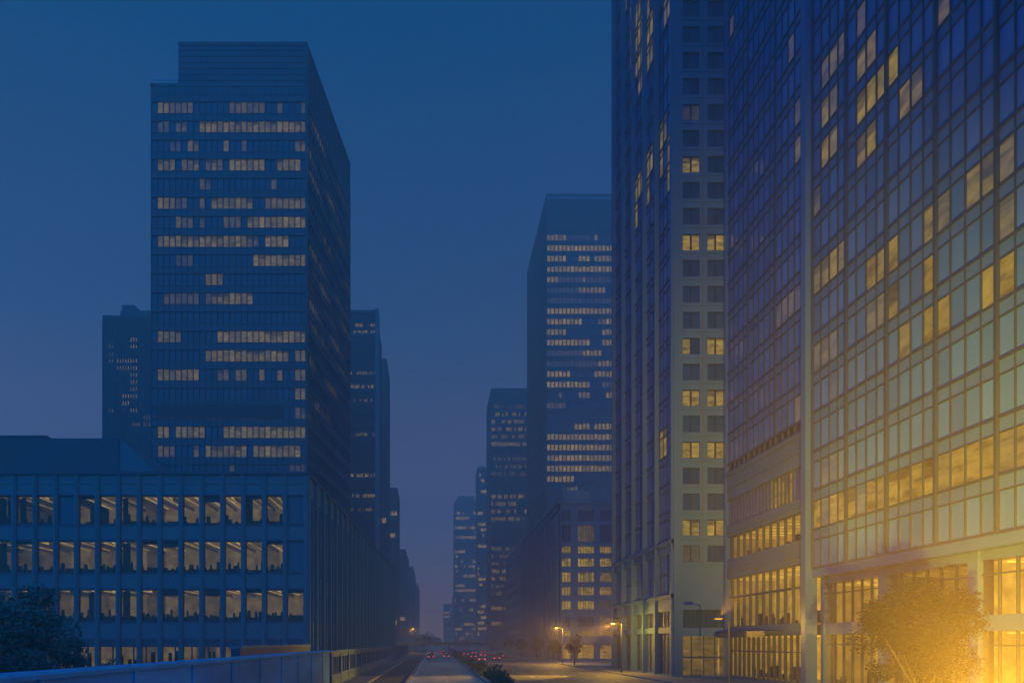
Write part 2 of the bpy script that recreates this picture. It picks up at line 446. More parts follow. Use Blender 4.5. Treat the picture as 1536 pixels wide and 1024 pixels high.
fr.box(pil, 0, fr.len, ZR-1.05, ZR-.9, .001, .1); fr.box(pil, 0, fr.len, ZR-2.3, ZR-2.15, .001, .1)
ns = 24; sbay = sd.len/ns
for i in range(ns+1): sd.box(pil, max(0, i*sbay-.3), min(sd.len, i*sbay+.3), .02, ZR-.05, -.38, .42)
for i in range(ns):
    sd.box(pil, (i+.5)*sbay-.12, (i+.5)*sbay+.12, .02, ZR-2.5, -.38, .3)
pil.build('pilasters', M['low_stone'], low)
dk = MB()
fr.box(dk, 0, fr.len, PZ(968.5, Y0), PZ(957, Y0), .002, .12)
for (za, zb) in zrows: fr.box(dk, 0, fr.len, zb-.03, zb+.22, .002, .07); fr.box(dk, 0, fr.len, za-.14, za+.05, .002, .14)
dk.build('dark_sills', M['low_dark'], low)
cp = MB(); fr.box(cp, -.3, fr.len+.3, ZR, ZR+.35, -1, .35); sd.box(cp, .3, sd.len, ZR+.002, ZR+.352, -1, .3); cp.build('cornice', M['low_dark'], low)
litmap = [  # per storey from the top: glow of each bay; the corner bay is the last
    [.3, .8, .5, .5, .3, .2, .4, .8, 0, 1, .8, .4, 1, 1, .85, 1.05, 1.1, .55, .65, 0],
    [.3, .8, .6, .5, .4, .5, .7, 1, .75, .6, 1, .5, 1, 1, .8, 1.05, 1, .6, 1.1, 0],
    [0, .4, .3, .4, 0, .3, .6, .9, .6, .9, .95, .45, 1, .85, .7, 1, .95, .95, 1, .85]]
g5 = random.Random(11)
for r_, (za, zb) in enumerate(zrows):
    rm = MB(); fu = MB()
    for i in range(20):
        u0, u1 = cols_u[i], cols_u[i+1]; s = litmap[r_][i]
        x0, x1 = X0+u0, X0+u1
        wmb = MB()
        fr.quad(wmb, u0+.26, u1-.26, za, zb, -.22, 0, RD.random())
        win = wmb.build('window', M['clear'] if s > .15 else M['tower_glass'], low)
        fmb = MB()
        for (a, b) in ((u0+.26, u0+.33), (u1-.33, u1-.26)): fr.box(fmb, a, b, za, zb, -.24, -.1)
        fr.box(fmb, u0+.33, u1-.33, za, za+.08, -.24, -.1); fr.box(fmb, u0+.33, u1-.33, zb-.08, zb, -.24, -.1)
        fmb.build('window_frame', M['low_dark'], win)
        if s <= .15: continue
        ya, yb = Y0+.42, Y0+DEP-.05; zc = zb-.02
        drop = g5.choice([0, 0, 0, 0, .35, .7])
        if drop:      # roller blind
            fr.box(fu, u0+.28, u1-.28, zb-drop, zb-.02, -.5, -.45)
        # glowing ceiling and back wall carry the room light; strip lights run inward
        rm.face([(x0, ya, zc), (x0, yb, zc), (x1, yb, zc), (x1, ya, zc)], .62*s)
        rm.face([(x0, yb, za), (x1, yb, za), (x1, yb, zc), (x0, yb, zc)], .72*s)
        rm.face([(x0, ya, za+.02), (x1, ya, za+.02), (x1, yb, za+.02), (x0, yb, za+.02)], .12*s)
        xs = x0+bayw*g5.choice([.3, .55, .75]); rm.box(xs, xs+.22, ya+.4, yb-.3, zc-.12, zc-.02, 3.0*s); xs2 = x0+bayw*g5.choice([.05, .15]); rm.box(xs2, xs2+.14, ya+.4, yb-.3, zc-.12, zc-.02, 2.4*s)
        rm.box(xs+.5, xs+.62, ya+.4, yb-.3, zc-.4, zc-.02, .15*s)
        # desks, chairs, people-height clutter against the light
        x = x0+.2
        while x < x1-.3:
            wd = g5.uniform(.18, .5); h = g5.choice([.5, .8, .95, 1.1, 1.2, 1.45, .7, .6])
            yy = g5.uniform(Y0+.8, Y0+5)
            if g5.random() < .75:
                fu.hexa([(x, yy, za), (x+wd, yy, za), (x+wd, yy+.5, za), (x, yy+.5, za)], [(x+wd*.2, yy+.1, za+h), (x+wd*.8, yy+.1, za+h), (x+wd*.8, yy+.4, za+h), (x+wd*.2, yy+.4, za+h)])
            x += wd+g5.uniform(-.15, .1)
        if g5.random() < .07: fu.box(x0+.3, x0+.7, Y0+2.5, Y0+3.1, za, zc-.02)
        fu.box(x0+.1, x1-.1, Y0+2.2, Y0+2.9, za, za+g5.uniform(.45, .8))
        if s < .56: fu.box(x0+.05, x0+g5.uniform(.5, 1.1), Y0+1.2, Y0+1.4, za, zc-.02)
    rm.build('lit_room', M['office'], low); fu.build('office_furniture', M['furniture'], low)
# ground floor: wide panes
rm = MB(); fu = MB()
for i in range(20):
    u0, u1 = cols_u[i], cols_u[i+1]; s = [.6, .7, .8, .7, .6, .7, .5, .6, .8, .9, .8, .5, 1, .8, .3, .8, .9, .7, .9, .0][i]
    wmb = MB(); fr.quad(wmb, u0+.26, u1-.26, zg[0], zg[1], -.22, 0, RD.random())
    win = wmb.build('window', M['clear'] if s else M['tower_glass'], low)
    fmb = MB(); um = u0+bayw*g5.choice([.3, .5, .7]); fr.box(fmb, um-.06, um+.06, zg[0], zg[1], -.3, -.1); fmb.build('window_frame', M['low_dark'], win)
    if s:
        x0, x1 = X0+u0, X0+u1; ya, yb = Y0+.42, Y0+6
        rm.face([(x0, ya, zg[1]-.02), (x0, yb, zg[1]-.02), (x1, yb, zg[1]-.02), (x1, ya, zg[1]-.02)], .7*s)
        rm.face([(x0, yb, zg[0]), (x1, yb, zg[0]), (x1, yb, zg[1]), (x0, yb, zg[1])], .85*s)
        for q in range(3):
            x = x0+g5.uniform(.1, bayw-.6); fu.box(x, x+g5.uniform(.15, .5), Y0+2, Y0+2.3, zg[0], zg[0]+g5.uniform(.8, 3.0))
rm.build('lit_room', M['office'], low); fu.build('office_furniture', M['furniture'], low)
for r_, (za, zb) in enumerate(zrows):
    for i in range(ns):
        wmb = MB()
        for h in (0, 1):
            a = i*sbay+.3+h*(sbay/2-.18); sd.quad(wmb, a, a+sbay/2-.42, za, zb, -.2, .25 if g5.random() < .03 else 0, g5.random())
        wmb.build('narrow_window', M['tower_glass'], low)
sb = MB(); sd.quad(sb, 0, sd.len, zg[0], zg[1], -.2, 0, .3); sb.build('street_glazing', M['tower_glass'], low)
# roof-top plant room with a sloping end
ph = MB(); Yp = 97.0
z0p = ZR-.6; zt = PZ(657, Yp); xa = PX(-190, Yp); xb = PX(178, Yp)
ph.box(xa, xb, Yp, Yp+18, z0p, zt); ph.box(xa, PX(70, Yp), Yp-.1, Yp+18.1, zt, zt+.35); ph.build('plant_room', M['low_dark'], low)
wd = MB(); xc = PX(268, Yp)
wd.face([(xb, Yp+.2, z0p), (xc, Yp+.2, z0p), (xb, Yp+.2, zt)]); wd.face([(xb, Yp+18, zt), (xc, Yp+18, z0p), (xb, Yp+18, z0p)])
wd.face([(xb, Yp+.2, zt), (xc, Yp+.2, z0p), (xc, Yp+18, z0p), (xb, Yp+18, zt)])
wd.build('sloping_roof', M['low_wedge'], low)

# ------------------------------------------------------------------ other left towers
def box_poly(x0, x1, y0, y1): return [(x0, y0), (x1, y0), (x1, y1), (x0, y1)]
def simple_tower(name, label, group, px0, px1, pyt, Y, depth, side, pitch, frac, seed, p, cols=(12, 8), gm='far_glass', sm='far_span', xs=None, extra=None, mull=.25, rowp=.6, lit=None, sidep=.15, topm=3.0):
    """far tower: front face px0..px1 at depth Y; side 'r' or 'l' is the face turned to the street"""
    x0, x1 = PX(px0, Y), PX(px1, Y); top = PZ(pyt, Y)
    poly = box_poly(x0, x1, Y, Y+depth)
    facs = [Fac(poly[0], poly[1]), Fac(poly[1], poly[2]) if side == 'r' else Fac(poly[3], poly[0])]
    rows = int((top-topm-6)/pitch); z0 = top-topm-rows*pitch
    return glass_tower(name, label, group, poly, facs, z0, rows, pitch, frac, top-.5, [lit or random_lit(p, seed, rowp=rowp), random_lit(sidep, seed+50, .3, .7, rowp=.4)], cols, M[gm], M[sm], M['tower_metal'], mull=mull, proud=.15, penthouse=extra)

def crown_f(t):
    Y = 190; mb = MB(); x0, x1 = PX(178, Y), PX(240, Y); zt = PZ(473, Y)
    mb.box(x0, x1, Y+1, Y+12, zt-.3, PZ(463, Y)); mb.prism([(x0, Y+2), (PX(196, Y), Y+2), (PX(204, Y), Y+11), (x0, Y+11)], PZ(463, Y)-.01, PZ(452, Y))
    mb.build('plant_room', M['far_span'], t)
FL = [(a-2, b-2.5, c+2, d+2.5, e*3.2) for a, b, c, d, e in [(160, 478, 226, 490, .9), (196, 505, 206, 514, 1.1), (196, 516, 206, 524, 1.1), (164, 522, 170, 530, .6), (164, 540, 168, 546, .6), (178, 543, 184, 553, .9), (190, 543, 206, 553, 1),
      (196, 556, 206, 600, .8), (185, 588, 193, 606, 1.1), (196, 608, 206, 618, 1), (164, 608, 170, 616, .6), (218, 625, 226, 640, .4), (200, 636, 208, 644, .7)]]
simple_tower('apartment_tower', 'dark slab tower with few small lit windows, half hidden behind the tall stepped tower', TL, 155, 290, 473, 190, 24, 'r', 10.6*190/F, .6, 1, 0, cols=(34, 4), gm='dark_glass', sm='tower_span', extra=crown_f, lit=rect_lit(FL, .3), mull=.5, sidep=0)
def crown_g(t):
    Y = 230; mb = MB(); mb.box(PX(563, Y), PX(563, Y)+.9, Y-.5, Y+6, 0, PZ(463, Y)); mb.build('corner_fin', M['low_stone'], t)
    m2 = MB(); f = Fac((PX(480, Y), Y), (PX(562, Y), Y)); f.box(m2, 0, f.len, PZ(502, Y)-.5, PZ(500, Y), 0, .5); f.box(m2, 0, f.len, PZ(470, Y), PZ(467, Y), 0, .4); m2.build('ledge', M['far_span'], t)
GL = [(524, 478, 563, 500, .75)] + [(524, y-4, 563, y+4, s) for y, s in ((563, .6), (582, 1.0), (603, .5), (636, .7), (653, .5), (676, .9), (711, 1), (716, .8), (742, .8), (765, .5))]
def g_lit(c, i):
    s = in_rects(proj(c), GL)
    return s*gR.uniform(.3, 1.2) if gR.random() < .62 else 0
simple_tower('banded_tower', 'blue banded tower with a lit top storey right behind the tall stepped tower', TL, 470, 563, 465, 230, 26, 'r', 16.5*230/F*.62, .55, 2, .3, cols=(40, 10), gm='far_glass', sm='dark_span', extra=crown_g, lit=g_lit)
simple_tower('slim_tower', 'slim plain blue tower with rounded top corner behind the banded tower', TL, 540, 579.5, 538, 300, 22, 'r', 3.6, .6, 3, .12, cols=(14, 8))
simple_tower('grey_blue_tower', 'mid height blue grid tower beyond the slim plain tower', TL, 560, 595.5, 731, 380, 28, 'r', 3.6, .6, 4, .15, cols=(14, 10))
simple_tower('lit_tower', 'narrow dark tower with a column of orange lit windows near the street lamp', TL, 580, 608, 823, 480, 70, 'r', 3.8, .6, 5, .3, cols=(10, 14), sidep=.9, rowp=.8)
simple_tower('stepped_tower', 'dark stepped tower next to the orange lit column tower', TL, 590, 619.5, 849, 600, 90, 'r', 3.8, .6, 6, .15, cols=(10, 10), sidep=.3)
simple_tower('distant_block', 'lowest distant block at the left end of the skyline gap', TL, 600, 627, 876, 720, 80, 'r', 4, .6, 7, .15, cols=(10, 8), sidep=.2)

# ------------------------------------------------------------------ right: dark slab tower, further towers
Yd = 284.0; Xd = PX(820, Yd)
DR = []
def drow(y, *iv):
    for q in iv: DR.append((q[0], y-7, q[1], y+7, q[2] if len(q) > 2 else 1))
full = (822, 930)
drow(354, (822, 847, .7), (888, 896, .9), (848, 887, .08)); drow(370, full); drow(386, (822, 848), (868, 884), (891, 930, .9)); drow(401, full, ); drow(417, (822, 838, .8), (874, 880, .5), (838, 930, .15)); drow(433, (868, 908, .7), (822, 868, .15))
drow(449, (822, 930, .14)); drow(465, full); drow(479, (822, 874), (896, 908, .5), (908, 930)); drow(495, (822, 848, .8), (904, 930, 1)); drow(510, (822, 886), (904, 930)); drow(526, (876, 900, .9), (822, 876, .18)); drow(542, (896, 930, 1), (822, 896, .14))
drow(558, (822, 853), (891, 930)); drow(574, (822, 886), (905, 930, .3)); drow(590, (836, 846, .4), (868, 886, .7), (908, 930, .8)); drow(604, (822, 848, .3)); drow(636, (861, 885), (893, 930)); drow(651, full); drow(667, full); drow(683, full); drow(698, (822, 890), (890, 930, .8)); drow(713, (822, 860)); drow(729, (850, 868, .5))
pd = 15.72*Yd/F
zd0 = PZ(354+7, Yd)-pd*26
def dtop(t):
    mb = MB(); f = Fac((Xd, Yd), (Xd+70, Yd)); f.box(mb, 0, 70, PZ(300, Yd), PZ(295, Yd), .001, .3); mb.build('top_ledge', M['low_stone'], t)
def d_side(c, i):
    px, py = proj(c)
    return .3*(.5+.5*math.sin(i*.8+c[2]*.21)) if 395 < py < 600 and gR.random() < .4 else 0
ztd = PZ(291, Yd)
poly = box_poly(Xd, Xd+70, Yd, Yd+58)
glass_tower('dark_tower', 'tall dark tower with many full rows of warm windows behind the stone block', TR, poly, [Fac(poly[0], poly[1]), Fac(poly[3], poly[0])], zd0, 27, pd, .58, ztd-.5, [rect_lit(DR, .3), d_side], [48, 24], M['dark_glass'], M['dark_span'], M['tower_metal'], mull=.35, proud=.2, penthouse=dtop)
BL = [(737, y-5.6, 792, y+5.6, s) for y, s in ((614, .3), (625, .9), (636, .8), (648, .9), (659, .6), (670, .9), (683, .4), (694, .4), (706, .3), (746, .9), (758, .8), (770, .9), (780, .7), (822, .5), (833, .6), (845, .4), (857, 1), (868, .8), (879, .5), (890, .5), (910, .9), (932, 1))]
def b_lit(c, i):
    s = in_rects(proj(c), BL); return s*gR.uniform(.6, 1.2) if gR.random() < .68 else 0
simple_tower('black_tower', 'dark flat topped tower with short broken lit rows left of the tallest dark tower', TR, 737, 830, 582, 410, 36, 'l', 11.2*410/F, .55, 8, .5, cols=(30, 10), gm='dark_glass', sm='dark_span', lit=b_lit, mull=.4)
simple_tower('thin_tower', 'thin blue tower squeezed between two dark towers on the right', TR, 716.5, 745, 700, 560, 24, 'l', 4, .6, 9, .3, cols=(12, 6), rowp=.75)
def d_top(t):
    Y = 700; x0 = PX(688, Y); mb = MB(); zt = PZ(752, Y)
    mb.hexa([(PX(682.5, Y), Y, zt), (PX(713, Y), Y, zt), (PX(713, Y), Y+30, zt), (PX(682.5, Y), Y+30, zt)],
            [(PX(687.5, Y), Y, PZ(743.5, Y)), (PX(711, Y), Y, PZ(743.5, Y)), (PX(711, Y), Y+30, PZ(743.5, Y)), (PX(687.5, Y), Y+30, PZ(743.5, Y))]); mb.build('sloped_crown', M['far_span'], t)
simple_tower('far_tower', 'distant blue tower with a angled top at the end of the street', TR, 682, 713.5, 752, 700, 40, 'l', 4.4, .6, 10, .42, cols=(20, 6), extra=d_top, rowp=.8)
def e_top(t):
    Y = 900; mb = MB(); mb.box(PX(678.3, Y), PX(680.3, Y), Y-1, Y+8, 0, PZ(893, Y)); mb.build('chimney', M['far_span'], t)
simple_tower('small_far_block', 'smallest distant block with a thin chimney beside the angled top tower', TR, 666, 678, 905, 900, 40, 'l', 4.4, .6, 11, .3, cols=(8, 6), extra=e_top)

# ------------------------------------------------------------------ right: stone mid-rise
Ym = 188.0; Xm = PX(838, Ym); Zm = PZ(755, Ym); km = Ym/F
mid = thing('stone_block', 'grey stone mid rise with lit square windows below the tallest dark tower', 'building', (Xm+14, 220, 0))
mb = MB(); mb.prism(box_poly(Xm+.4, Xm+26, Ym+.4, 260), 0, Zm-.5); mb.build('core', M['stone_dark'], mid)
ff = Fac((Xm, Ym), (Xm+26, Ym)); sf = Fac((Xm, 260), (Xm, Ym))
cu = [(5*km, 18*km), (29*km, 53*km), (62*km, 84*km), (94*km, 116*km)]
rws = [(765, 781), (787, 812), (819, 829), (837, 849), (858, 872), (880, 892), (901, 913), (925, 940), (945, 953)]
wall = MB(); zs = [(PZ(b, Ym), PZ(a, Ym)) for a, b in rws][::-1]
zgm = (.6, PZ(967, Ym))
cur = 0
for a, b in [zgm]+zs+[(Zm, Zm)]:
    ff.box(wall, 0, 26, cur, a, -.4, 0); sf.box(wall, 0, sf.len, cur, a, -.4, 0)
    cur = b
edges = [0]+[e for c in cu for e in c]+[26]
for a, b in [zgm]+zs:
    for e0, e1 in zip(edges[0::2], edges[1::2]): ff.box(wall, e0, e1, a, b, -.4, 0)
wall.build('wall', M['stone'], mid)
litm = {2: (.7, 1, .9, 1), 3: (1.1, 1.1, 1.1, 1), 4: (1, .8, .5, 1), 5: (1, .9, .9, .5), 6: (1, 1, .2, 1), 1: (0, .35, 0, 0), 8: (.8, .4, .6, .5), 7: (0, 0, .4, 0)}
for ri, (a, b) in enumerate(zs[::-1]):
    for ci, (u0, u1) in enumerate(cu):
        wmb = MB(); nn = 3 if ci == 0 else 6
        s = litm.get(ri, (0, 0, 0, 0))[ci]
        for q in range(nn): ff.quad(wmb, u0+(u1-u0)*q/nn, u0+(u1-u0)*(q+1)/nn, a, b, -.25, s*RD.uniform(.6, 1.2), RD.random())
        win = wmb.build('window', M['stone_win'], mid)
        fm = MB(); uprights(fm, ff, [u0+(u1-u0)*q/nn for q in range(1, nn)], a, b, .12, -.28, -.15); fm.build('window_frame', M['stone_dark'], win)
for ci, (u0, u1) in enumerate(cu):
    wmb = MB()
    for q in range(4): ff.quad(wmb, u0+(u1-u0)*q/4, u0+(u1-u0)*(q+1)/4, zgm[0], zgm[1], -.3, [.9, 1, .9, .5][ci]*RD.uniform(.6, 1.2), RD.random())
    wmb.build('shop_window', M['shop_glass'], mid)
sp_ = MB(); nb = 14
for i in range(nb+1): u = sf.len*i/nb; sf.box(sp_, max(0, u-.9), min(sf.len, u+.9), .02, Zm-2.5, -.38, .5)
sp_.build('pilasters', M['stone'], mid)
for a, b in zs: band(mid, sf, 0, sf.len, a, b, 28, random_lit(.05, 77, .3, .6), M['stone_win'], -.25, name='window_row')
band(mid, sf, 0, sf.len, *zgm, 28, random_lit(.9, 78, .8, 2.0, rowp=1), M['shop_glass'], -.25, name='shop_window_row')
cp = MB(); ff.box(cp, -.3, 26, Zm, Zm+.8, -.6, .35); sf.box(cp, 0, sf.len-.61, Zm, Zm+.8, -.6, .349)
ff.box(cp, 0, 26, PZ(817, Ym)-.3, PZ(817, Ym)+.3, .001, .3); ff.box(cp, 0, 26, PZ(962, Ym)-.3, PZ(962, Ym)+.4, .001, .4); sf.box(cp, 0, sf.len, PZ(817, Ym)-.3, PZ(817, Ym)+.3, .001, .3)
cp.build('cornice', M['stone'], mid)
pb = MB(); pb.box(Xm+1.5, Xm+25, Ym+3, Ym+60, Zm-.5, PZ(735, Ym+3)); pb.box(Xm+4, Xm+25, Ym+2.6, Ym+58, PZ(747, Ym), PZ(744, Ym)); pb.build('penthouse', M['stone2'], mid)
m2 = thing('older_stone_block', 'dim lower stone block further down the street past the lit stone block', 'building', (Xm+7, 290, 0))
Zn = PZ(815, 262); fn = Fac((Xm-.6, 318), (Xm-.6, 261)); f2 = Fac((Xm-.6, 261), (Xm+10, 261))
mb = MB(); mb.prism(box_poly(Xm-.2, Xm+10, 261.2, 318), 0, Zn-.3); mb.build('core', M['stone_dark'], m2)
wl = MB(); pz = .01
for k in range(9):
    a = 1.0+k*4.1; fn.box(wl, 0, fn.len, pz, a, -.39, 0); band(m2, fn, 0, fn.len, a, a+2.3, 22, random_lit(.08, k, .3, .6) if k else random_lit(.8, 5, 1, 2, rowp=1), M['stone_win'], -.25, name='window_row'); pz = a+2.3
fn.box(wl, 0, fn.len, pz, Zn, -.39, 0)
for i in range(12): u = fn.len*i/11; fn.box(wl, max(0, u-.8), min(fn.len, u+.8), .03, Zn-.1, -.38, .15)
f2.box(wl, .01, f2.len, 0, Zn-.05, -.15, 0)
wl.build('wall', M['stone2'], m2)
cp = MB(); fn.box(cp, 0, fn.len, Zn, Zn+.7, -.5, .3); f2.box(cp, 0, f2.len, Zn+.002, Zn+.702, -.5, .25); cp.build('cornice', M['stone2'], m2)

# ------------------------------------------------------------------ right: stone and glass tower
Xs = 30.7; Ys = 98.0; Yk = 130.0; Xe = 37.3; ZT = 118.0
st = thing('stone_tower', 'tall pale stone tower with paired windows and a finned glass side', 'building', ((Xs+Xe)/2, (Ys+Yk)/2, 0), TR)
mb = MB(); mb.prism(box_poly(Xs+.4, Xe+9, Ys+.5, Yk), 0, ZT); mb.build('core', M['stone_dark'], st)
sF = Fac((Xs, Ys), (Xe+.5, Ys)); sS = Fac((Xs, Yk), (Xs, Ys))
ks = Ys/F
cols_s = [((1024-1010)*ks, (1049.5-1010)*ks), ((1061-1010)*ks, (1086-1010)*ks)]
ptc = 38.9; cents = [791-ptc*k for k in range(-1, 30)]
wn_rows = [(PZ(c+12.5, Ys), PZ(c-12.5, Ys)) for c in cents]
wall = MB(); cur = 9.0
for a, b in wn_rows+[(ZT, ZT)]:
    sF.box(wall, 0, sF.len, cur, a, -.5, 0); cur = b
for a, b in wn_rows:
    e = [0, *cols_s[0], *cols_s[1], sF.len]
    for u0, u1 in zip(e[0::2], e[1::2]): sF.box(wall, u0, u1, a, b, -.5, 0)
for a, b in wn_rows: sF.box(wall, cols_s[0][0]-.1, cols_s[1][1]+.1, a-.45, a-.28, .001, .1)
sF.box(wall, 0, sF.len, 0, .3, -.5, 0); sF.box(wall, 0, 1.2, .3, 9, -.5, 0); sF.box(wall, 1.2, sF.len, 6.2 - .9, 6.4, -.5, 0); sF.box(wall, 1.2, sF.len, 8.7, 9, -.5, 0)
sF.box(wall, 0, .5, 0, ZT, .001, .16); sF.box(wall, sF.len-.42, sF.len, 0, ZT, .001, .25)
wall.build('wall', M['stone'], st)
seam = MB(); sF.box(seam, (1053.5-1010)*ks-.08, (1053.5-1010)*ks+.08, 14, ZT, .0012, .05); seam.build('seam', M['stone_dark'], st)
SL = [(1020, 234, 1052, 260, .8), (1020, 348, 1052, 376, .75), (1056, 348, 1090, 376, .95), (1056, 502, 1090, 528, 1), (1020, 502, 1036, 528, .8), (1020, 580, 1090, 606, .95), (1020, 656, 1090, 684, 1), (1020, 780, 1090, 802, 1), (1020, 822, 1052, 838, .25), (1020, 160, 1052, 184, .12)]
for a, b in wn_rows:
    for u0, u1 in cols_s:
        wmb = MB(); um = (u0+u1)/2
        for x0, x1 in ((u0, um), (um, u1)):
            c = sF.pt((x0+x1)/2, (a+b)/2); sF.quad(wmb, x0, x1, a, b, -.3, in_rects(proj(c), SL)*RD.uniform(.75, 1.2), RD.random())
        win = wmb.build('window', M['stone_win'], st)
        fm = MB(); sF.box(fm, um-.09, um+.09, a, b, -.34, -.12); sF.box(fm, u0, u1, a+.0, a+.1, -.33, -.2); sF.box(fm, u0, u1, b-.1, b, -.33, -.2)
        fm.build('window_frame', M['near_metal'], win)
wmb = MB(); sF.quad(wmb, 1.2, sF.len-.4, 6.4, 8.7, -.35, 0, .2); wmb.build('wide_window', M['shop_glass'], st)
wmb = MB(); sF.quad(wmb, 1.2, sF.len-.4, .3, 5.3, -.45, .32, .2); lw = wmb.build('entrance_glazing', M['shop_glass'], st)
fm = MB(); uprights(fm, sF, [2.4, 4.0, 5.4], .3, 5.3, .12, -.5, -.3); sF.box(fm, 1.2, sF.len-.4, 2.5, 2.7, -.5, -.32); fm.build('window_frame', M['near_metal'], lw)
# finned glass side
zgb = 17.8
fin_y = [130, 123.4, 117.3, 111, 105, 98]
fin_u = [130-y for y in fin_y]
sw = MB(); uprights(sw, sS, fin_u[:-1], .02, ZT, .55, -.4, .45); sS.box(sw, sS.len-.7, sS.len, .02, ZT, -.4, .3)
for a, b in ((0, .3), (5.7, 6.5), (8.6, 10.9), (16.2, 17.8)): sS.box(sw, 0, sS.len, a, b, -.5, .1)
sS.box(sw, 0, sS.len, 10.2, 10.7, .101, .35); sS.box(sw, 0, sS.len, 17.2, 17.7, .101, .4)
sw.build('fins', M['stone'], st)
SR = [(925, 20, 945, 170, .0), (950, 0, 968, 95, .9), (968, 0, 985, 90, .8), (936, 0, 950, 100, .4), (985, 0, 1012, 25, .5), (985, 185, 1010, 228, .8), (968, 220, 986, 270, .8), (951, 268, 968, 300, .9), (985, 235, 1008, 275, .7), (968, 285, 985, 310, .8), (951, 318, 967, 345, .9), (968, 690, 985, 720, 1.1), (988, 660, 1012, 696, 1.1), (951, 98, 968, 130, .7)]
pS = 3.8; k = 0; z = zgb
gr = MB()
while z < ZT-4:
    band(st, sS, 0, sS.len, z, z+pS, 20, rect_lit(SR, .3), M['near_glass'], -.2)
    sS.box(gr, 0, sS.len, z-.08, z+.08, -.25, -.05); sS.box(gr, 0, sS.len, z+pS-1.05, z+pS-.95, -.25, -.08)
    z += pS
uprights(gr, sS, [sS.len*i/20 for i in range(21)], zgb, z, .1, -.25, -.08)
uprights(gr, sS, [sS.len*i/20 for i in range(21)], .3, 16.2, .1, -.33, -.2); sS.box(gr, 0, sS.len, 13.4, 13.55, -.33, -.18)
gr.build('mullion_grid', M['near_metal'], st)
band(st, sS, 0, sS.len, 10.9, 16.2, 10, None, M['near_glass'], -.3)
for j in range(5):
    a, b = fin_u[j], fin_u[j+1]
    wmb = MB(); sS.quad(wmb, a, b, 6.5, 8.6, -.35, [.1, .1, .2, .35, .1][j], RD.random()); wmb.build('shop_window', M['shop_glass'], st)
    wmb = MB()
    for q in range(3): sS.quad(wmb, a+(b-a)*q/3, a+(b-a)*(q+1)/3, .3, 5.7, -.45, [.2, .35, .3, .4, .45][j]*RD.uniform(.5, 1.3), RD.random())
    wmb.build('shop_window', M['shop_glass'], st)

# ------------------------------------------------------------------ right: big glass tower in front
Xg = 37.3; Yg0 = 26.0; Yg1 = 98.0; ZG = 104.0; YS = 75.3
gt = thing('glass_tower', 'huge near glass tower with slanting rows of panes and a yellow lit street level', 'building', (Xg+15, 62, 0), TR)
mb = MB(); mb.prism(box_poly(Xg+6.2, Xg+34, Yg0, Yg1-.3), 0, ZG); mb.box(Xg+.5, Xg+6.1, Yg0, YS+.9, 12.6, ZG); mb.box(Xg+.5, Xg+6.1, YS+.91, Yg1-.3, 18.0, ZG); mb.build('core', M['near_metal'], gt)
gA = Fac((Xg, Yg1), (Xg, YS+1)); gP = Fac((Xg-.6, YS+1), (Xg-.6, YS)); gB = Fac((Xg, YS), (Xg, Yg0))
GLs = [(1093, 0, 1101, 40, .35), (1186, 60, 1205, 100, .5), (1178, 150, 1203, 180, .5), (1193, 190, 1204, 265, .6), (1200, 230, 1206, 275, .5),
    (1233, 60, 1243, 128, .9), (1243, 45, 1258, 112, .8), (1258, 25, 1271, 80, .5), (1233, 150, 1271, 186, .7), (1233, 198, 1271, 252, .8),
    (1290, 106, 1321, 255, 1.0), (1291, 25, 1320, 105, .8), (1322, 75, 1354, 142, .9), (1356, 120, 1391, 172, .7), (1412, 0, 1431, 36, .8), (1435, 0, 1448, 22, .9), (1358, 40, 1373, 70, .4),
    (1474, 96, 1500, 140, .9), (1440, 235, 1522, 335, .85), (1395, 285, 1433, 345, .7), (1218, 290, 1232, 345, .6),
    (1218, 400, 1234, 446, .9), (1234, 380, 1272, 435, .75), (1294, 373, 1356, 446, .75), (1294, 440, 1356, 508, .7), (1376, 325, 1433, 368, .8), (1394, 400, 1414, 430, .9),
    (1379, 450, 1433, 525, 1.1), (1466, 388, 1522, 470, 1.1), (1340, 502, 1358, 545, .8), (1500, 328, 1522, 356, .8), (1218, 500, 1234, 545, .6), (1234, 500, 1260, 530, .5),
    (1160, 440, 1212, 500, .3), (1170, 580, 1214, 620, .4), (1238, 560, 1262, 610, .3), (1155, 715, 1187, 775, .85), (1234, 690, 1275, 720, .35), (1345, 335, 1356, 370, .5)]
def near_pane_glow(c, i):  # glow of upper panes also stands in for reflections of lit windows
    if 14.5 < c[2] < 19: return RD.uniform(.85, 1.3)*(1 if RD.random() < .92 else .45)
    return in_rects(proj(c), GLs)*RD.uniform(.55, 1.25)*(.75 if c[2] > 55 else 1)
pg = 3.8; vis = 2.75; zb0 = 15.55
spn = MB(); gm = MB()
# section B (nearer, from the pilaster to beyond the frame edge)
nB = 32
z = zb0-pg
while z < ZG-4:
    for fac, nc in ((gA, 15), (gB, nB)):
        if fac is gA and z < 24: continue
        band(gt, fac, 0, fac.len, z, z+vis, nc, near_pane_glow if z > 12 else None, M['near_glass'], -.06)
        fac.box(spn, 0, fac.len, z+vis, z+pg, -.3, -.02)
        fac.box(gm, 0, fac.len, z-.09, z+.09, -.2, .1); fac.box(gm, 0, fac.len, z+vis-.05, z+vis+.05, -.2, .05)
    z += pg
spn.build('spandrels', M['near_span'], gt)
bay = gB.len/8
uprights(gm, gB, [gB.len*i/nB for i in range(nB+1) if i % 4], zb0-pg, ZG, .10, -.2, .07)
uprights(gm, gB, [gB.len*i/8 for i in range(9)], zb0-pg, ZG, .24, -.2, .22)
uprights(gm, gA, [gA.len*i/15 for i in range(16) if i % 5], 26, ZG, .09, -.2, .06)
uprights(gm, gA, [gA.len*i/15 for i in (0, 5, 10, 15)], 26, ZG, .2, -.2, .16)
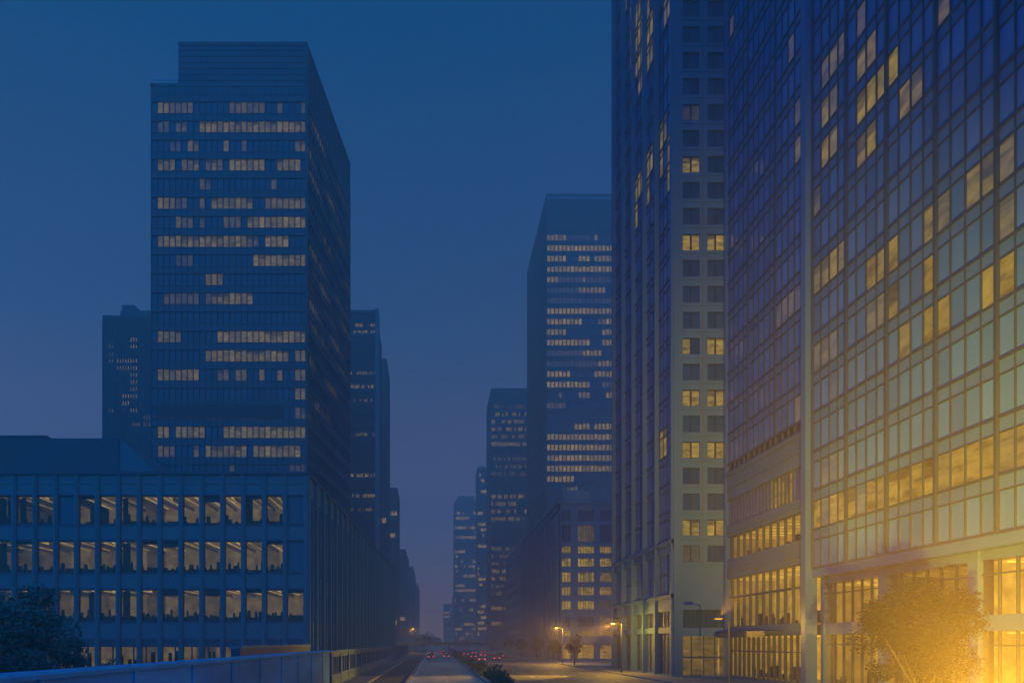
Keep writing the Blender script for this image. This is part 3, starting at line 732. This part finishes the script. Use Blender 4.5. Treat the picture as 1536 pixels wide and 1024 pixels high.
gm.build('mullion_grid', M['near_metal'], gt)
pp = MB(); pp.box(Xg-.75, Xg+.4, YS+.02, YS+.98, 0, ZG); pp.box(Xg-.3, Xg+.4, Yg1-.9, Yg1-.3, 0, ZG); pp.build('pilasters', M['near_span'], gt)
# stone podium of section A
pod = MB()
for a, b in ((22.4, 26), (17.75, 19.1), (12.5, 14.9), (5.3, 6.5), (0, .35)): gA.box(pod, 0, gA.len, a, b, -.5, .1)
gA.box(pod, 0, gA.len, 25.3, 25.8, .101, .28); gA.box(pod, 0, gA.len, 23.7, 23.95, .101, .2); gA.box(pod, 0, gA.len, 13.2, 13.6, .101, .2); gA.box(pod, 0, gA.len, 18.2, 18.5, .101, .2)
uprights(pod, gA, [.35, gA.len-.5], .02, 25, .7, -.49, .12)
pod.build('podium', M['podium'], gt)
nA = 12
band(gt, gA, 0, gA.len, 19.1, 22.4, nA*2, near_pane_glow, M['near_glass'], -.3)
band(gt, gA, 0, gA.len, 14.9, 17.75, nA, None, M['clear'], -.3)
lr = MB(); lf = MB()
def room(mbx, f, u0, u1, z0, z1, dep, s, o=-.6):  # room faces glow by themselves, the room light is put into them
    mbx.face([f.pt(u0, z1-.03, o), f.pt(u1, z1-.03, o), f.pt(u1, z1-.03, -dep), f.pt(u0, z1-.03, -dep)], .8*s)
    mbx.face([f.pt(u0, z0, -dep), f.pt(u1, z0, -dep), f.pt(u1, z1, -dep), f.pt(u0, z1, -dep)], 1.0*s)
    mbx.face([f.pt(u0, z0+.03, o), f.pt(u1, z0+.03, o), f.pt(u1, z0+.03, -dep), f.pt(u0, z0+.03, -dep)], .35*s)
    mbx.face([f.pt(u0+.02, z0, o), f.pt(u0+.02, z0, -dep), f.pt(u0+.02, z1, -dep), f.pt(u0+.02, z1, o)], .6*s)
    n = max(1, int((u1-u0)/2.2))
    for i in range(n):
        u = u0+(u1-u0)*(i+.5)/n; f.box(mbx, u-.12, u+.12, z1-.2, z1-.08, -dep+.3, o-.3, 1.7*s)
    for i in range(int((u1-u0)/1.1)):
        u = u0+RD.uniform(.2, u1-u0-.6); h = RD.uniform(.5, 1.5)
        d = RD.uniform(1.2, dep-.8); f.box(lf, u, u+RD.uniform(.2, .6), z0+.04, z0+h, -d-.4, -d)
room(lr, gA, .7, gA.len-.9, 14.9, 17.75, 6.0, 1.0)
room(lr, gA, .7, gA.len-.9, 6.5, 12.5, 6.0, 1.1)
room(lr, gA, .7, gA.len-.9, .35, 5.3, 6.0, 1.1)
tall = MB(); uprights(tall, gA, [gA.len*i/nA for i in range(1, nA)], 6.5, 12.5, .16, -.4, -.1)
gA.box(tall, .7, gA.len-.9, 10.0, 10.25, -.4, -.12); uprights(tall, gA, [gA.len*i/nA for i in range(1, nA)], 14.9, 17.75, .14, -.4, -.12)
uprights(tall, gA, [gA.len*i/(nA*2) for i in range(1, nA*2)], 19.1, 22.4, .1, -.4, -.14)
uprights(tall, gA, [gA.len*i/16 for i in range(1, 16)], .35, 5.3, .14, -.4, -.1); gA.box(tall, .7, gA.len-.9, 3.4, 3.55, -.4, -.14)
tall.build('lobby_frames', M['near_metal'], gt)
for (a, b, n) in ((6.5, 12.5, 1), (.35, 5.3, 1)):
    for i in range(6):
        q = MB(); gA.quad(q, .7+(gA.len-1.6)*i/6, .7+(gA.len-1.6)*(i+1)/6, a, b, -.3, 0, .4); q.build('lobby_window', M['clear'], gt)
cnp = MB(); gA.box(cnp, 3.0, gA.len-5, 5.45, 5.75, .11, 2.2); gA.box(cnp, 3.0, gA.len-5, 5.1, 5.448, 2.0, 2.2); cnp.build('entrance_canopy', M['near_metal'], gt)
# street level of section B: deep soffit, columns, lit upper windows, shop windows
sb = MB(); zs0 = zb0-pg
gB.box(sb, 0, gB.len, zs0-.9, zs0-.1, -2.2, .12); gB.box(sb, 0, gB.len, 5.3, 6.4, -2.2, -.9); gB.box(sb, 0, gB.len, 0, .4, -2.2, -1.4)
gB.box(sb, 0, gB.len, 10.2, zs0-.9, -2.2, -.95)
gB.box(sb, 0, gB.len, 0, .4, -1.35, -1.0)
cols_B = [0, 10.2, 21.2, 32, 41, gB.len]
for u in cols_B: gB.box(sb, max(0, u-.5), min(gB.len, u+.5), 0, zs0-.9, -1.9, -.75)
sb.build('street_arcade', M['near_span'], gt)
for i in range(5):
    a, b = cols_B[i]+.5, cols_B[i+1]-.5; nn = 6
    for (z0_, z1_, s) in ((6.4, 10.2, [1.1, .35, 2.4, 2.2, 1][i]), (.4, 5.3, [1.0, .5, 1.9, 2, 1][i])):
        for h in (0, 1):
            a_, b_ = a+(b-a)*h/2, a+(b-a)*(h+1)/2
            q = MB(); gB.quad(q, a_, b_, z0_, z1_, -1.15, 0, RD.random()); wq = q.build('shop_window', M['clear'], gt)
            fmq = MB(); uprights(fmq, gB, [a_+(b_-a_)*j/3 for j in range(1, 3+(1-h))], z0_, z1_, .1, -1.22, -1.0); gB.box(fmq, a_, b_, z1_-1.05, z1_-.95, -1.22, -1.02); fmq.build('window_frame', M['near_metal'], wq)
        room(lr, gB, a-.5, b+.5, z0_, z1_, 6.1, s, o=-1.95)
lr.build('lit_room', M['lobby'], gt); lf.build('lobby_furniture', M['furniture'], gt)

# ------------------------------------------------------------------ parapet walk on the left
pw = thing('parapet_wall', 'long blue grey concrete parapet with a smooth rounded coping in the lower left corner', 'wall', (-10.2, 40, 0))
zt = 3.76
mb = MB(); mb.box(-10.45, -10.02, 4, 74, 0, zt-.2)
for k in range(11): mb.box(-10.02, -9.96, 7+k*6.2, 7.35+k*6.2, .2, zt-.2)
mb.build('panel_wall', M['concrete'], pw)
cp = MB()
prof = [(-10.55, zt-.2), (-9.9, zt-.2), (-9.88, zt-.08), (-9.98, zt-.01), (-10.22, zt+.02), (-10.47, zt-.01), (-10.57, zt-.08)]
for k in range(10):
    y0_, y1_ = 4+k*7+.01, 11+k*7-.01
    cp.hexa([(x, y0_, z) for x, z in prof], [(x, y1_, z) for x, z in prof])
cp.build('coping', M['coping'], pw)
bw = thing('balustrade', 'long low stone balustrade with dark recessed panels running along the left pavement', 'wall', (-10.2, 150, 0))
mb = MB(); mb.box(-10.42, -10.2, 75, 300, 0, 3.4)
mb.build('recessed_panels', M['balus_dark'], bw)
ps = MB(); ps.box(-10.2, -9.98, 75, 300, 0, 1.3); ps.box(-10.2, -10.02, 75, 300, 3.05, 3.4)
y = 75.0
while y < 300:
    ps.box(-10.46, -9.93, y, y+.8, .01, 3.4)
    for j in range(1, 4): ps.box(-10.19, -10.06, y+.8+j*1.7-.16, y+.8+j*1.7+.16, 1.3, 3.05)
    y += 7.6
ps.build('balusters', M['balus'], bw)
cp = MB(); cp.box(-10.5, -9.88, 74.05, 300, 3.4, 3.70); cp.build('coping', M['balus'], bw)
pl = thing('planter_wall', 'short raised planter wall behind the end of the smooth parapet', 'wall', (-12.5, 58, 0))
mb = MB(); mb.box(-13.2, -12.6, 50, 78, 0, 4.1); mb.build('wall', M['low_dark'], pl); mb = MB(); mb.box(-13.3, -12.5, 49.9, 78.1, 4.1, 4.3); mb.build('coping', M['low_stone'], pl)

# ------------------------------------------------------------------ trees, hedge, shrubs
def tree(name, label, cat, x, y, h, cr, seed, n, mat, group=None, leaf=.26, base=.32, z0=0, squash=.8):
    g = random.Random(seed); t = thing(name, label, cat, (x, y, z0), group)
    tr = MB(); trunk_h = h*base
    tr.tube((x, y, z0), (x+g.uniform(-.1, .1), y, z0+trunk_h), h*.028, h*.02)
    clumps = []
    cz = z0+h*(1+base)/2*.98; hh = (h-trunk_h)/2
    for k in range(34):
        while True:
            p = Vector((g.uniform(-1, 1), g.uniform(-1, 1), g.uniform(-1, 1)))
            if .25 < p.length < .95: break
        q = Vector((x+p.x*cr*.82, y+p.y*cr*.82, cz+p.z*hh*.9)); clumps.append((q, g.uniform(.22, .42)*cr))
    for k in range(9):
        q = clumps[k][0]; tr.tube((x, y, z0+trunk_h*g.uniform(.7, .98)), tuple(q), h*.009, h*.002, 5)
    tr.build('trunk', M['bark'], t)
    cw = MB()
    for k in range(n):
        c, r = g.choice(clumps)
        d = Vector((g.gauss(0, 1), g.gauss(0, 1), g.gauss(0, 1))).normalized()*r*g.uniform(.35, 1.05)**.7; d.z *= squash
        p = c+d; a = Vector((g.gauss(0, 1), g.gauss(0, 1), g.gauss(0, .5))).normalized(); b = a.orthogonal().normalized()
        s = leaf*g.uniform(.5, 1.2)
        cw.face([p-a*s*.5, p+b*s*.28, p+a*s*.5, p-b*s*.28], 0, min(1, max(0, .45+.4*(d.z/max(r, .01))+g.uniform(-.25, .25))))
    cw.build('crown', mat, t)
    return t
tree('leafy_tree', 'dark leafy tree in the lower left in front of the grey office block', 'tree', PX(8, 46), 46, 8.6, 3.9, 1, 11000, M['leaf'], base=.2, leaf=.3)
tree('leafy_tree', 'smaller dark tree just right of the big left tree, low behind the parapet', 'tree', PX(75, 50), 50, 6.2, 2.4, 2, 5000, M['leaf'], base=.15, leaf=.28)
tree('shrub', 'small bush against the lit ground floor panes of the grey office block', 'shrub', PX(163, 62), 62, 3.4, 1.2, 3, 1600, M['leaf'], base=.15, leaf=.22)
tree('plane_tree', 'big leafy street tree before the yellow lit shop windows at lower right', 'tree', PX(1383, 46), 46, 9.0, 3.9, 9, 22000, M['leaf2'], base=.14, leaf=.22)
for i, (x, y, h, r, lab) in enumerate([(27.6, 150, 6.2, 2.1, 'small street tree nearest the stone tower on the right pavement'), (27.6, 176, 5.6, 2.0, 'small street tree by the corner of the lit stone block'), (27.6, 205, 6.4, 2.3, 'small street tree halfway along the lit stone block'), (27.6, 240, 6.0, 2.2, 'small street tree near the far end of the lit stone block'), (27.6, 282, 6.4, 2.4, 'small street tree in front of the dim older stone block')]):
    tree('street_tree', lab, 'tree', x, y, h, r, 20+i, 1500, M['leaf2'], 'small trees on the right pavement', leaf=.42, base=.35)
for i, (px, Y, pyt, r, lab) in enumerate([(645, 560, 948, 7, 'round distant tree at the far end of the street'), (655, 640, 955, 6, 'low distant tree just right of the round one'), (634, 420, 950, 5.5, 'distant tree below the lowest left block'), (700, 520, 952, 6, 'distant tree at the foot of the angled top tower')]):
    tree('distant_tree', lab, 'tree', PX(px, Y), Y, PZ(pyt, Y), r, 40+i, 1100, M['leaf'], 'trees at the end of the street', leaf=1.1, base=.2)
g = random.Random(5)
hd = thing('hedge', 'rough green hedge on the central reservation between the carriageways', 'hedge', (7.1, 150, .2))
hm = MB()
for k in range(16000):
    t_ = g.random()**1.8; y = 74+t_*250; x = 7.1+g.gauss(0, .36)+.12*math.sin(y*.4); z = .2+abs(g.gauss(0, .5))*(1+.35*math.sin(y*.23))
    p = Vector((x, y, min(z, 1.9))); a = Vector((g.gauss(0, 1), g.gauss(0, 1), g.gauss(0, 1))).normalized(); b = a.orthogonal().normalized(); s = g.uniform(.18, .42)
    hm.face([p-a*s*.5, p+b*s*.3, p+a*s*.5, p-b*s*.3], 0, g.random())
hm.build('foliage', M['hedge'], hd)
hs = MB()
for k in range(40): y = 66+k*6; hs.tube((7.1, y, .1), (7.1+g.uniform(-.2, .2), y, 1.1), .04, .02, 5)
hs.build('stems', M['bark'], hd)

# ------------------------------------------------------------------ overbridge far down the street
ob = thing('road_bridge', 'dark flat bridge deck crossing the far end of the street at horizon height', 'bridge', (0, 350, 0))
mb = MB(); mb.box(-40, 28, 346, 354, 3.55, 4.15); mb.box(-40, 28, 345.6, 345.9, 4.15, 4.75); mb.build('deck', M['stone_dark'], ob)
for x in (-18, -8.5, 7.1, 27): q = MB(); q.box(x-.4, x+.4, 349, 351, 0, 3.55); q.build('pier', M['stone_dark'], ob)

# ------------------------------------------------------------------ cars
def make_car(name, label, x, y, body, back=True):
    t = thing(name, label, 'car', (x, y, 0), 'cars waiting down the street')
    mb = MB(); w_ = .88
    lo = [(-2.15, .35), (-2.2, .6), (-2.1, .92), (-1.2, .98), (1.0, .95), (2.1, .8), (2.2, .5), (2.1, .33)]
    for s0, s1 in ((-1, 1),):
        mb.hexa([(x-w_, y+a, b) for a, b in lo], [(x+w_, y+a, b) for a, b in lo])
    top = [(-1.75, .95), (-1.3, 1.42), (.2, 1.45), (1.0, .95)]
    mb.hexa([(x-w_*.93, y+a, b) for a, b in top], [(x+w_*.93, y+a, b) for a, b in top])
    mb.build('body', body, t)
    gl = MB(); gl.face([(x-.7, y-1.78, 1.0), (x+.7, y-1.78, 1.0), (x+.62, y-1.36, 1.38), (x-.62, y-1.36, 1.38)]); gl.build('rear_window', M['carglass'], t)
    for sx in (-1, 1):
        q = MB(); q.box(x+sx*.62-.16, x+sx*.62+.16, y-2.26, y-2.15, .66, .84); q.build('tail_light' if back else 'headlight', M['tail' if back else 'head'], t)
        for sy in (-1.35, 1.35):
            q = MB(); q.tube((x+sx*.72, y+sy, .32), (x+sx*.9, y+sy, .32), .32, .32, 12); q.build('wheel', M['rubber'], t)
    return t
cl = [(-.6, 205, 'dark car with red lights leading the left lane nearest the camera'), (3.6, 214, 'silver car with red lights beside the nearest dark car'), (-.4, 240, 'dark car queuing behind the crossing lines in the left lane'), (3.4, 262, 'dark car in the lane by the hedge near the bridge'), (-.5, 296, 'silver car in the left lane just before the bridge'), (3.5, 325, 'dark car in the hedge lane under the bridge edge'),
      (11, 175, 'silver car on the right carriageway close to the hedge end'), (15.4, 188, 'dark car in the second lane of the right carriageway'), (11, 212, 'dark car further along the right carriageway beside the hedge'), (15.2, 236, 'silver car in the right carriageway before the stone block end'), (19.8, 226, 'dark car in the third lane of the right carriageway'), (11, 262, 'dark car far along the right carriageway near the bridge pier'), (15.4, 290, 'silver car farthest along the second right lane'), (20, 305, 'dark car farthest along the third right lane')]
for i, (x, y, lab) in enumerate(cl):
    make_car('parked_car' if False else 'car', lab, x, y, M['car2'] if 'silver' in lab else M['car'], True)

# ------------------------------------------------------------------ street lamps
def street_lamp(label, x, y, h, arm, watts, r=.12, lens=True, group='sodium street lamps', angle=None):
    t = thing('street_lamp', label, 'street lamp', (x, y, 0), group)
    mb = MB(); mb.tube((x, y, .1), (x, y, 1.0), .13, .11, 10); mb.tube((x, y, 1.0), (x, y, h), .085, .055, 10); mb.tube((x, y, h-.05), (x+arm, y, h+.15), .05, .04, 8)
    mb.build('pole', M['post'], t)
    hx = x+arm
    hb = MB(); hb.hexa([(hx-.5, y-.2, h+.1), (hx+.3, y-.2, h+.1), (hx+.3, y+.2, h+.1), (hx-.5, y+.2, h+.1)], [(hx-.35, y-.1, h+.28), (hx+.2, y-.1, h+.28), (hx+.2, y+.1, h+.28), (hx-.35, y+.1, h+.28)])
    hb.build('lamp_head', M['post'], t)
    lb = MB(); lb.hexa([(hx-.35, y-.12, h+.0), (hx+.2, y-.12, h+.0), (hx+.2, y+.12, h+.0), (hx-.35, y+.12, h+.0)], [(hx-.42, y-.17, h+.095), (hx+.26, y-.17, h+.095), (hx+.26, y+.17, h+.095), (hx-.42, y+.17, h+.095)])
    lb.build('lamp_lens', M['lens'], t)
    if not watts: return t
    ld = bpy.data.lights.new('sodium_bulb', 'POINT' if angle is None else 'SPOT'); ld.energy = watts; ld.color = SODIUM; ld.shadow_soft_size = r
    if angle: ld.spot_size = R(angle); ld.spot_blend = 1
    lo = bpy.data.objects.new('bulb', ld); C.objects.link(lo); lo.parent = t; lo.location = (arm-.1, 0, h-.15)
    return t
# aimed sources, added to make the warm glow on haze, facades and road
def added_spot(parent, at, aim, cone, watts, r=.12):
    ld = bpy.data.lights.new('sodium_bulb', 'SPOT'); ld.energy = watts*LAMP; ld.color = SODIUM; ld.shadow_soft_size = r
    ld.spot_size = R(cone); ld.spot_blend = 1
    lo = bpy.data.objects.new('bulb', ld); C.objects.link(lo); lo.parent = parent; lo.location = Vector(at)-Vector(parent.location)
    lo.rotation_euler = (Vector(aim)-Vector(at)).to_track_quat('-Z', 'Y').to_euler()
mb = MB(); mb.box(12.4, 14.6, 8, 24, -.2, .16); mb.build('added_lamp_island', M['kerb'], kind='structure')  # unseen island, added only to carry the glow lamp
lx, ly, lz = 13.7, 18.0, 1.6
ln = thing('added_lantern', 'added amber globe lamp, unseen below the view, filling the lower right corner with glow', 'lamp', (lx, ly, .16))
mb = MB(); mb.tube((lx, ly, .16), (lx, ly, lz-.19), .07, .05, 10); mb.build('post', M['post'], ln)
mb = MB(); gr_ = [(.2*math.sin(math.pi*i/8), .2*math.cos(math.pi*i/8)) for i in range(9)]
for (r0, z0_), (r1, z1_) in zip(gr_, gr_[1:]):
    for j in range(14):
        a0, a1 = 2*math.pi*j/14, 2*math.pi*(j+1)/14; c_ = lambda r, z, a: (lx+r*math.cos(a), ly+r*math.sin(a), lz+z)
        mb.face([c_(r1, z1_, a0), c_(r1, z1_, a1), c_(r0, z0_, a1), c_(r0, z0_, a0)])
mb.build('lamp_globe', M['added_lantern'], ln)
added_spot(ln, (lx+.2, ly+.3, lz), (37.3, 55, 16), 62, 600000)  # unseen source added for the yellow glow at lower right
k = street_lamp('added orange street lamp outside the lobby entrance, washing the facade above it', 27.0, 70, 6.6, -.9, 0)
added_spot(k, (26.2, 70, 6.9), (37.3, 66, 22), 70, 45000)  # lamp added to wash the facade with warm light from below
k = street_lamp('orange street lamp on the right pavement before the stone tower', 27.0, 110, 7.2, -1.2, 6000*LAMP)
added_spot(k, (25.6, 110, 7), (6, 97, 0), 46, 60000)  # extra beam added to warm the road
street_lamp('added orange street lamp on the right pavement by the lit stone block', 27.0, 160, 7.5, -1.2, 8000*LAMP)  # lamp added to warm the haze over the street
street_lamp('single orange lamp glowing on the left below the lit column tower', PX(620, 330)-1.2, 330, 10.2, 1.2, 4000*LAMP)

# ------------------------------------------------------------------ haze
hz = MB(); hz.box(-410, 410, -70, 1460, -1, 205)
hm_ = bpy.data.materials.new('evening_haze'); hm_.use_nodes = True
n_ = hm_.node_tree.nodes; n_.clear()
pv = n_.new('ShaderNodeVolumePrincipled'); pv.inputs['Color'].default_value = (1, .82, .80, 1); pv.inputs['Density'].default_value = HAZE_DENSITY; pv.inputs['Anisotropy'].default_value = .2
oo = n_.new('ShaderNodeOutputMaterial'); hm_.node_tree.links.new(pv.outputs[0], oo.inputs['Volume'])
ho = hz.build('haze', hm_); ho['kind'] = 'stuff'
